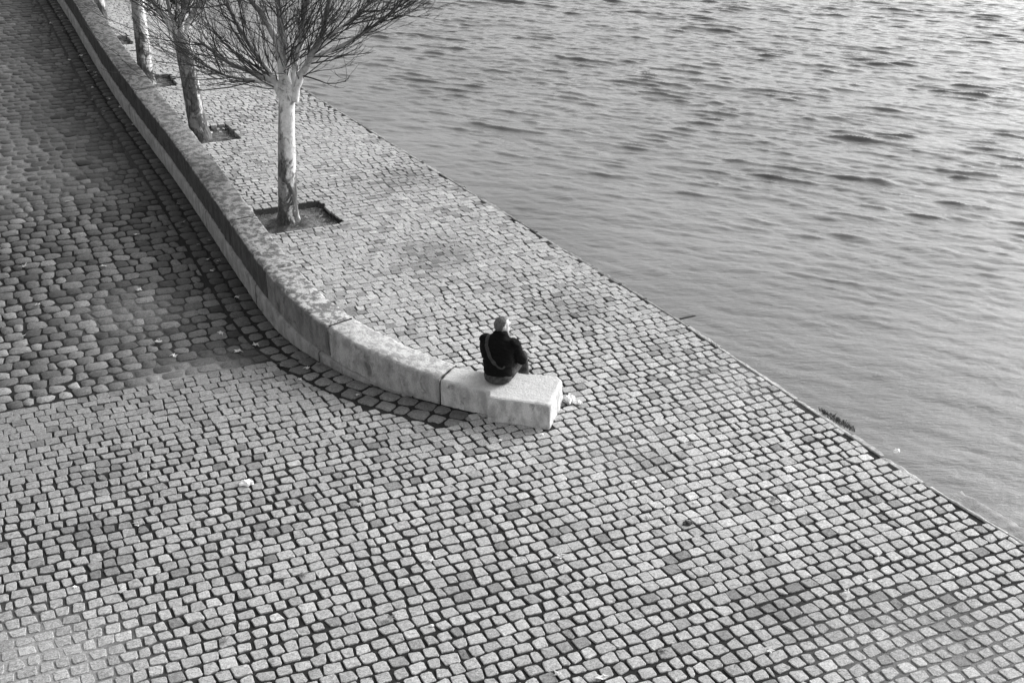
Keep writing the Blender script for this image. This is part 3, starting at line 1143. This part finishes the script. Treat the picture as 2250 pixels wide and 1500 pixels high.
u = 1 / 127.0       # metres per photograph pixel at the near tree (used for its limb sizes)
limbs_near = [
    ([(-.10, 0, -.22), (-.22, -.02, .02), (-.50, -.1, .20), (-.92, -.2, .42), (-1.35, -.25, .80)], .075, .018, 26),
    ([(-.06, .02, -.20), (-.24, .05, .10), (-.55, .15, .52), (-.82, .2, 1.05), (-1.12, .3, 1.75)], .062, .016, 22),
    ([(-.05, .02, -.2), (-.10, .1, .55), (-.34, .2, 1.05), (-.60, .25, 1.5), (-.85, .35, 2.4)], .088, .024, 20),
    ([(0, 0, -.18), (-.01, .04, .35), (-.03, .1, 1.0), (-.08, .15, 1.7), (-.12, .2, 2.8)], .105, .03, 20),
    ([(.05, .05, -.2), (.16, .1, .35), (.30, .2, .95), (.46, .25, 1.55), (.58, .3, 2.5)], .075, .02, 22),
    ([(.10, -.02, -.28), (.20, -.05, .08), (.42, -.12, .40), (.66, -.18, .85), (.80, -.2, 1.35), (.98, -.25, 2.3)], .085, .022, 26),
    ([(.42, -.12, .40), (.66, -.16, .54), (1.1, -.2, .74), (1.55, -.25, 1.02), (2.0, -.3, 1.40), (2.4, -.3, 1.95)], .045, .010, 22),
    ([(.46, -.12, .46), (.85, .1, .82), (1.35, .3, 1.20), (1.9, .4, 1.75)], .042, .012, 24),
    ([(-.12, .0, -.1), (-.42, -.3, .12), (-.85, -.5, .24), (-1.3, -.6, .52)], .040, .010, 18),
    ([(.05, -.05, -.1), (.05, -.35, .35), (.12, -.7, .85), (.1, -.9, 1.5)], .045, .012, 18),
]


def ring_limbs(rnd, n, r):
    out = []
    for k in range(n):
        a = k / n * 6.28 + rnd.uniform(-.3, .3)
        s_ = rnd.uniform(.7, 1.15)
        out.append(([(.05 * math.cos(a), .05 * math.sin(a), -.2), (.22 * math.cos(a), .22 * math.sin(a), .15), (.6 * s_ * math.cos(a), .6 * s_ * math.sin(a), .62),
                     (1.0 * s_ * math.cos(a), 1.0 * s_ * math.sin(a), 1.3), (1.25 * s_ * math.cos(a), 1.25 * s_ * math.sin(a), 2.3)], r * rnd.uniform(.6, .85), .016, 17))
    out.append(([(0, 0, -.2), (.03, .02, .5), (.0, .05, 1.3), (-.05, .1, 2.6)], r * .75, .02, 18))
    return out


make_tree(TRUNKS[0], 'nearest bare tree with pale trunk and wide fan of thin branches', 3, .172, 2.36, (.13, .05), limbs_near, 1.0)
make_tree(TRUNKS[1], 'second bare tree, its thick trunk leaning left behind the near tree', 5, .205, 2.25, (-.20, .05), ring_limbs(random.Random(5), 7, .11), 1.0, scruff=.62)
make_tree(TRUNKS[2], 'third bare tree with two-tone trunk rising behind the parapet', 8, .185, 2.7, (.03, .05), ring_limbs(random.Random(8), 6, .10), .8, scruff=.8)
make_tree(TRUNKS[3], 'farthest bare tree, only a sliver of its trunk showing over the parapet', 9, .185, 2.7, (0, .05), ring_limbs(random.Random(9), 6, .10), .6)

# ------------------------------------------------------------------ the seated man
PF = Vector((.36, .933, 0)).normalized()         # the way his body faces
PR = Vector((PF.y, -PF.x, 0))                    # his right
O = Vector((-.165, 14.30, 0))                    # under his pelvis


def L2W(r, f, z):
    return O + PR * r + PF * f + Vector((0, 0, z))


def add_loft(bm, rings, seg=20):
    """rings: (centre, axis_r vector, axis_f vector) ellipses joined into a closed skin"""
    prev = None
    first = last = None
    for c, ar, af in rings:
        vs = [bm.verts.new(c + ar * math.cos(2 * math.pi * k / seg) + af * math.sin(2 * math.pi * k / seg)) for k in range(seg)]
        if prev:
            for k in range(seg):
                bm.faces.new((prev[k], prev[(k + 1) % seg], vs[(k + 1) % seg], vs[k]))
        else:
            first = vs
        prev = vs
    bm.faces.new(list(reversed(first))); bm.faces.new(prev)


def add_chain(bm, pts, rad, seg=14):
    """round-ended tapered limb through points"""
    pts = [Vector(p) for p in pts]
    n = len(pts)
    rings = []
    d0 = (pts[1] - pts[0]).normalized(); d1 = (pts[-1] - pts[-2]).normalized()
    path = [(pts[0] - d0 * rad[0] * .85, rad[0] * .45), ] + [(p, r) for p, r in zip(pts, rad)] + [(pts[-1] + d1 * rad[-1] * .85, rad[-1] * .45)]
    prev = None
    for i_, (p, r) in enumerate(path):
        d = (path[min(i_ + 1, len(path) - 1)][0] - path[max(i_ - 1, 0)][0]).normalized()
        a = d.cross(Vector((.2, .3, 1))) if prev is None else prev - d * prev.dot(d)
        a.normalize(); prev = a
        rings.append((p, a * r, d.cross(a) * r))
    add_loft(bm, rings, seg)


def add_ball(bm, c, ar, af, au, seg=16):
    ret = bmesh.ops.create_uvsphere(bm, u_segments=seg, v_segments=seg // 2 + 2, radius=1)
    M = Matrix((ar, af, au)).transposed()
    for v in ret['verts']:
        v.co = M @ v.co + c


def skin_obj(name, bm, mat, parent, voxel, smooth_it=3, factor=.5):
    bmesh.ops.recalc_face_normals(bm, faces=bm.faces)
    me = bpy.data.meshes.new(name); bm.to_mesh(me); bm.free()
    o = bpy.data.objects.new(name, me); COL.objects.link(o)
    m = o.modifiers.new('r', 'REMESH'); m.mode = 'VOXEL'; m.voxel_size = voxel
    s_ = o.modifiers.new('s', 'SMOOTH'); s_.iterations = smooth_it; s_.factor = factor
    dg = bpy.context.evaluated_depsgraph_get()
    me2 = bpy.data.meshes.new_from_object(o.evaluated_get(dg))
    o.modifiers.clear(); o.data = me2
    bpy.data.meshes.remove(me)
    me2.name = name
    me2.materials.clear(); me2.materials.append(mat)
    me2.polygons.foreach_set('use_smooth', np.ones(len(me2.polygons), bool))
    if parent is not None:
        o.parent = parent
        o.matrix_parent_inverse = parent.matrix_world.inverted()
    return o


ZV = Vector((0, 0, 1))
HC = L2W(.015, .095, 1.035)                      # head centre
HF = Vector((.90, .40, -.10)).normalized()       # the way he looks
HR = HF.cross(ZV).normalized()
HU = HR.cross(HF).normalized()
# bare body: head, neck, hands and what is under the clothes, one continuous skin
bm = bmesh.new()
add_ball(bm, HC + HU * .02 - HF * .01, HR * .077, HF * .098, HU * .096, 20)
add_ball(bm, HC + HF * .030 - HU * .055, HR * .058, HF * .066, HU * .072, 16)
add_ball(bm, HC + HF * .066 - HU * .096, HR * .030, HF * .030, HU * .024, 12)      # chin
add_chain(bm, [HC + HF * .088 + HU * .022, HC + HF * .108 - HU * .012], [.010, .014], 10)     # nose
add_chain(bm, [HC + HF * .082 + HU * .036 - HR * .035, HC + HF * .092 + HU * .038, HC + HF * .082 + HU * .036 + HR * .035], [.010, .011, .010], 8)   # brow
add_ball(bm, HC + HF * .080 - HU * .052, HR * .026, HF * .012, HU * .010, 10)       # mouth
for s_ in (-1, 1):
    add_ball(bm, HC + HR * s_ * .079 - HF * .012 - HU * .005, HR * .012, HF * .024, HU * .034, 10)
add_chain(bm, [L2W(0, .035, .86), L2W(.006, .07, .95), HC - HU * .05 - HF * .02], [.066, .056, .054])
add_loft(bm, [(L2W(0, .0, .40), PR * .13, PF * .10), (L2W(0, -.01, .55), PR * .13, PF * .09), (L2W(0, .01, .75), PR * .155, PF * .095), (L2W(0, .03, .85), PR * .15, PF * .08), (L2W(0, .04, .89), PR * .07, PF * .06)])
SHL, SHR = L2W(-.185, .035, .835), L2W(.185, .035, .835)
ELL, ELR = L2W(-.245, .16, .575), L2W(.245, .16, .575)
WRL, WRR = L2W(-.05, .40, .555), L2W(.06, .395, .56)
add_chain(bm, [SHL, ELL, WRL], [.05, .04, .028]); add_chain(bm, [SHR, ELR, WRR], [.05, .04, .028])
HIL, HIR = L2W(-.10, .02, .425), L2W(.10, .02, .425)
KNL, KNR = L2W(-.13, .455, .485), L2W(.14, .455, .485)
ANL, ANR = L2W(-.13, .50, .085), L2W(.15, .52, .085)
add_chain(bm, [HIL, KNL, ANL], [.075, .05, .035]); add_chain(bm, [HIR, KNR, ANR], [.075, .05, .035])
for wr, s_ in ((WRL, 1), (WRR, -1)):             # hands hang loosely between the knees
    hd = (PF * .75 - ZV * .45 + PR * .35 * s_).normalized()
    sd = hd.cross(ZV).normalized()
    add_chain(bm, [wr, wr + hd * .05, wr + hd * .085], [.028, .036, .034], 12)
    for k, ln in enumerate((.070, .080, .074, .058)):
        b0 = wr + hd * .095 + sd * (.030 - .020 * k)
        k1 = b0 + hd * ln * .5 - ZV * .006
        add_chain(bm, [b0, k1, k1 + (hd * .55 - ZV * .8).normalized() * ln * .55], [.0095, .0088, .0075], 8)
    tb = wr + hd * .03 + sd * .032
    add_chain(bm, [tb, tb + (hd * .6 + sd * .8).normalized() * .035, tb + (hd * 1.0 + sd * .55).normalized() * .068], [.012, .0105, .009], 8)
person = skin_obj('person', bm, M_SKIN, None, .006, 2)
tag(person, 'grey-haired man in a black jacket sitting with his back turned on the stone block', 'person')
# jacket
bm = bmesh.new()
add_loft(bm, [(L2W(0, -.015, .405), PR * .175, PF * .135), (L2W(0, -.03, .47), PR * .182, PF * .145), (L2W(0, -.035, .58), PR * .185, PF * .150),
              (L2W(0, -.025, .70), PR * .205, PF * .150), (L2W(0, -.005, .80), PR * .220, PF * .140), (L2W(0, .015, .87), PR * .200, PF * .115),
              (L2W(0, .03, .915), PR * .135, PF * .095), (L2W(.004, .045, .945), PR * .092, PF * .086), (L2W(.006, .052, .985), PR * .078, PF * .078)], 28)
add_ball(bm, SHL + ZV * .005, PR * .085, PF * .085, ZV * .08); add_ball(bm, SHR + ZV * .005, PR * .085, PF * .085, ZV * .08)
add_chain(bm, [SHL, SHL * .45 + ELL * .55 - PF * .01, ELL, ELL * .5 + WRL * .5, WRL], [.080, .074, .068, .058, .046])
add_chain(bm, [SHR, SHR * .45 + ELR * .55 - PF * .01, ELR, ELR * .5 + WRR * .5, WRR], [.080, .074, .068, .058, .046])
jacket = skin_obj('jacket', bm, M_COAT, person, .010, 4)
# soft folds in the cloth
me = jacket.data
nv = len(me.vertices)
co = np.empty(nv * 3, np.float32); me.vertices.foreach_get('co', co); co = co.reshape(-1, 3)
no = np.empty(nv * 3, np.float32); me.vertices.foreach_get('normal', no); no = no.reshape(-1, 3)
f1 = value_noise(np.c_[co[:, 0] + co[:, 2] * .6, co[:, 2] * 1.6 + co[:, 1] * .5], .05, 61) - .5
f2 = value_noise(np.c_[co[:, 1] - co[:, 2] * .4, co[:, 2] * 2.0 + co[:, 0] * .7], .035, 62) - .5
co += no * (.013 * f1 + .008 * f2)[:, None]
me.vertices.foreach_set('co', co.ravel()); me.update()
# trousers
bm = bmesh.new()
add_loft(bm, [(L2W(0, -.02, .337), PR * .150, PF * .135), (L2W(0, -.02, .36), PR * .176, PF * .160), (L2W(0, -.02, .41), PR * .186, PF * .165), (L2W(0, -.02, .455), PR * .170, PF * .140), (L2W(0, -.02, .50), PR * .15, PF * .12)], 24)
add_chain(bm, [HIL, HIL * .5 + KNL * .5, KNL, KNL * .5 + ANL * .5, ANL + ZV * .01], [.098, .092, .076, .072, .062])
add_chain(bm, [HIR, HIR * .5 + KNR * .5, KNR, KNR * .5 + ANR * .5, ANR + ZV * .01], [.098, .092, .076, .072, .062])
trousers = skin_obj('trousers', bm, M_TROUSER, person, .010, 3)
# shoes
for an, s_ in ((ANL, -1), (ANR, 1)):
    fd = (PF + PR * .25 * s_).normalized(); sd = Vector((fd.y, -fd.x, 0))
    g0 = Vector((an.x, an.y, 0.0))
    bm = bmesh.new()
    add_loft(bm, [(g0 - fd * .085 + ZV * .045, sd * .030, ZV * .036), (g0 - fd * .06 + ZV * .055, sd * .037, ZV * .052), (g0 + ZV * .062, sd * .040, ZV * .060),
                  (g0 + fd * .08 + ZV * .045, sd * .046, ZV * .042), (g0 + fd * .15 + ZV * .034, sd * .045, ZV * .031), (g0 + fd * .195 + ZV * .026, sd * .026, ZV * .022)], 16)
    skin_obj('shoe', bm, M_SHOE, person, .008, 2)
# hair: a cropped cap over crown, back and sides
bm = bmesh.new()
ret = bmesh.ops.create_uvsphere(bm, u_segments=40, v_segments=26, radius=1)
M = Matrix((HR * .084, HF * .104, HU * .102)).transposed()
for v in bm.verts:
    v.co = M @ v.co
kill = []
for f in bm.faces:
    c = f.calc_center_median()
    fx, ux, rx = c.dot(HF), c.dot(HU), abs(c.dot(HR))
    face_zone = fx > .006 + .75 * max(0, ux - .03) and ux < .078
    nape = ux < -.070
    ear = ux < .0 and fx > -.022
    if face_zone or nape or ear:
        kill.append(f)
bmesh.ops.delete(bm, geom=kill, context='FACES')
c0 = HC + HU * .02 - HF * .01
for v in bm.verts:
    r_ = 1 + random.uniform(-.025, .045)
    v.co = v.co * r_ + c0
me = bpy.data.meshes.new('hair'); bm.to_mesh(me); bm.free()
me.materials.append(M_HAIR)
me.polygons.foreach_set('use_smooth', np.ones(len(me.polygons), bool))
hair = link(bpy.data.objects.new('hair', me), person)
for s_ in (-1, 1):                               # eyes
    bm = bmesh.new()
    add_ball(bm, HC + HF * .086 + HU * .017 + HR * s_ * .031, HR * .011, HF * .007, HU * .006, 10)
    me = bpy.data.meshes.new('eye'); bm.to_mesh(me); bm.free(); me.materials.append(M_DARK)
    link(bpy.data.objects.new('eye', me), person)
# bag strap lying across the back of the jacket
tree = BVHTree.FromPolygons([v.co[:] for v in jacket.data.vertices], [tuple(p.vertices) for p in jacket.data.polygons])
path = []
for f in np.linspace(0, 1, 30):
    r_ = np.interp(f, [0, .25, .55, .8, .93, 1.0], [-.135, -.120, -.035, .055, .105, .135])
    z_ = np.interp(f, [0, .25, .55, .8, .93, 1.0], [.915, .83, .69, .60, .575, .60])
    org = L2W(r_, -1.0, z_)
    hit, nrm_, idx, dist = tree.ray_cast(org, PF)
    if hit is not None:
        path.append((hit, nrm_))
# carry it over the left shoulder to the front
for ang in (20, 45, 70, 95):
    d_ = Vector((0, 0, -1)) * math.sin(R(ang)) + PF * math.cos(R(ang))
    hit, nrm_, idx, dist = tree.ray_cast(L2W(-.138, .03, .86) - d_ * .6, d_)
    if hit is not None:
        path.insert(0, (hit, nrm_))
V, F = [], []
for k, (p, nn) in enumerate(path):
    a = path[min(k + 1, len(path) - 1)][0] - path[max(k - 1, 0)][0]
    side = a.cross(nn).normalized()
    wd = .024 if k < len(path) * .72 else .012
    for w, e in ((-1, .002), (-1, .008), (1, .008), (1, .002)):
        V.append((p + side * wd * w + nn * e)[:])
    if k:
        b0 = 4 * (k - 1)
        for m in range(4):
            F.append((b0 + m, b0 + 4 + m, b0 + 4 + (m + 1) % 4, b0 + (m + 1) % 4))
strap = mesh_obj('bag_strap', V, F, M_STRAP, person, False)

# ------------------------------------------------------------------ litter, leaves and weeds
def crumple(name, loc, size, mat, label, cat, flat=.5, seed=1, group=None):
    rnd = random.Random(seed)
    bm = bmesh.new()
    bmesh.ops.create_icosphere(bm, subdivisions=3, radius=1)
    for v in bm.verts:
        n_ = v.co.normalized()
        r_ = 1 + .32 * (math.sin(3.1 * n_.x * 2 + seed) * math.cos(4.3 * n_.y + seed * 2)) + rnd.uniform(-.05, .05)
        v.co = Vector((n_.x * r_ * size[0], n_.y * r_ * size[1], max(-.35, n_.z) * r_ * size[2]))
    zmin = min(v.co.z for v in bm.verts)
    for v in bm.verts:
        v.co.z -= zmin
    me = bpy.data.meshes.new(name); bm.to_mesh(me); bm.free(); me.materials.append(mat)
    o = link(bpy.data.objects.new(name, me)); o.location = loc
    tag(o, label, cat, group)
    return o


crumple('crumpled_paper', (.735, 14.33, .004), (.062, .085, .060), M_PAPER, 'crumpled white paper lying beside the end of the stone block', 'litter', seed=2)
crumple('crumpled_paper', (.83, 14.27, .004), (.05, .038, .03), M_PAPER, 'small flat white scrap next to the crumpled paper by the block', 'litter', seed=5)
crumple('plastic_bag', (-3.0, 12.33, .004), (.075, .05, .035), M_PAPER, 'torn white plastic bag on the cobbles at the lower left', 'litter', seed=3)
crumple('crumpled_paper', (4.545, 13.06, .0), (.035, .03, .03), M_PAPER, 'white scrap of litter on the very edge of the quay', 'litter', seed=7)
crumple('stone_lump', (1.88, 11.54, -.035), (.055, .045, .045), M_IRON, 'dark rounded lump sunk among the pale cobbles at the lower right', 'stone', seed=9)
LEAFY = [(-1.18, 9.89), (.42, 9.09), (2.37, 9.42), (-2.69, 9.57), (-1.68, 11.9), (-.83, 10.85), (2.14, 13.24), (1.48, 11.65), (.8, 9.04), (1.39, 9.42), (-3.84, 10.33),
         (-4.0, 11.5), (-2.1, 10.6), (.5, 10.9), (3.3, 10.3), (2.9, 12.0)]
for k, (x, y) in enumerate(LEAFY):
    dry_leaf('dry_leaf', (x, y, 0), random.uniform(.10, .15), random.uniform(0, 6.28), M_LEAF if k % 3 else M_LEAF_D, 'pale dry curled leaf lying on the small pale cobbles' if k % 3 else 'dark brown curled leaf lying on the small pale cobbles', 'dry leaves on the cobbles')
rl = random.Random(77)
for pi, words in ((0, 'dry leaf on the earth of the nearest tree pit'), (1, 'dry leaf on the earth of the second tree pit'), (2, 'dry leaf on the earth of the third tree pit')):
    c, ha, hb, ea_, eb_ = PITS[pi]
    for _ in range(9):
        p = c + rl.uniform(-.2, .95) * ha * ea_ + rl.uniform(-.9, .9) * hb * eb_
        if math.hypot(p[0] - TRUNKS[pi][0], p[1] - TRUNKS[pi][1]) > .3:
            dry_leaf('dry_leaf', (p[0], p[1], -.075), rl.uniform(.06, .13), rl.uniform(0, 6.28), M_LEAF if rl.random() < .75 else M_LEAF_D, words, 'dry leaves in the tree pits', tilt=.45, z_up=.015)
SCRAPS = [(-.76, 9.79), (2.01, 11.95), (1.39, 12.37), (1.69, 12.23), (1.44, 13.33), (-.14, 13.33), (.36, 13.47), (-4.34, 10.4), (3.58, 10.51)]
for k, (x, y) in enumerate(SCRAPS):
    crumple('paper_scrap', (x, y, .002), (.022, .016, .012), M_PAPER, 'tiny white scrap on the small pale cobbles', 'litter', seed=20 + k, group='white scraps on the cobbles')
rnd = random.Random(12)
for k in range(62):                              # drifted along the channel
    s_ = rnd.uniform(WALL_S[near_index(-13.5, 37.2)], WALL_S[near_index(-1.2, 14.45)])
    i_ = int(np.argmin(np.abs(WALL_S - s_)))
    off = min(.95, abs(rnd.gauss(.12, .30)) + .05)
    p = WALL[i_, :2] + WN[i_] * off
    z = float(ramp_z(p @ EQ))
    dry_leaf('dry_leaf', (p[0], p[1], z), rnd.uniform(.07, .15), rnd.uniform(0, 6.28), M_LEAF if rnd.random() < .6 else M_LEAF_D, 'dry leaf caught in the dark gutter along the foot of the parapet', 'dry leaves in the gutter')
for (x, y) in ((-7.6, 20.7), (-6.1, 19.5), (-7.5, 18.2), (-6.8, 16.1), (-6.9, 17.0), (-3.75, 15.75), (-4.1, 16.3), (-4.6, 15.6), (-5.6, 17.6), (-4.9, 16.0), (-6.3, 18.3)):
    z = float(ramp_z(np.array([x, y]) @ EQ))
    dry_leaf('dry_leaf', (x, y, z), rnd.uniform(.10, .16), rnd.uniform(0, 6.28), M_LEAF, 'dry leaf out on the large dark stones of the ramp', 'dry leaves on the ramp')


def weed(loc, n, spread, hgt, label, seed):
    rnd = random.Random(seed)
    V, F = [], []
    for _ in range(n):
        a = rnd.uniform(0, 6.28); r_ = rnd.random() ** .7 * spread
        x, y = math.cos(a) * r_ * 1.0, math.sin(a) * r_
        x, y = x * .14 + y * -.47, x * .07 + y * .88
        h_ = hgt * rnd.uniform(.4, 1.0); d = rnd.uniform(0, 6.28); lean = rnd.uniform(.1, .9) * h_
        w = .0035
        b0 = len(V)
        cx, cy = math.cos(d), math.sin(d)
        V += [(x - cy * w, y + cx * w, 0), (x + cy * w, y - cx * w, 0), (x + cx * lean * .5 + cy * w, y + cy * lean * .5 - cx * w, h_ * .65),
              (x + cx * lean * .5 - cy * w, y + cy * lean * .5 + cx * w, h_ * .65), (x + cx * lean, y + cy * lean, h_)]
        F += [(b0, b0 + 1, b0 + 2, b0 + 3), (b0 + 3, b0 + 2, b0 + 4)]
    o = mesh_obj('weed', V, F, M_WEED, None, False, loc=loc)
    tag(o, label, 'plant')


weed((4.02, 13.86, -.02), 420, .34, .06, 'low tuft of weeds growing over the quay edge at the right', 4)
weed((2.78, 16.05, -.02), 40, .16, .06, 'small sprig of weeds at the quay edge near the iron bar', 6)
bm = bmesh.new()
bmesh.ops.create_cube(bm, size=1)
bmesh.ops.bevel(bm, geom=bm.edges[:], offset=.12, segments=2, affect='EDGES')
bmesh.ops.scale(bm, vec=(.30, .028, .022), verts=bm.verts)
for v in bm.verts:
    v.co.z -= .06 * max(0, v.co.x) ** 1.0 * .5
me = bpy.data.meshes.new('iron_bar'); bm.to_mesh(me); bm.free(); me.materials.append(M_IRON)
bar = link(bpy.data.objects.new('iron_bar', me))
bar.location = (2.55, 16.98, -.015); bar.rotation_euler = (0, 0, R(27))
tag(bar, 'short dark iron bar jutting from the quay edge over the water', 'iron bar')
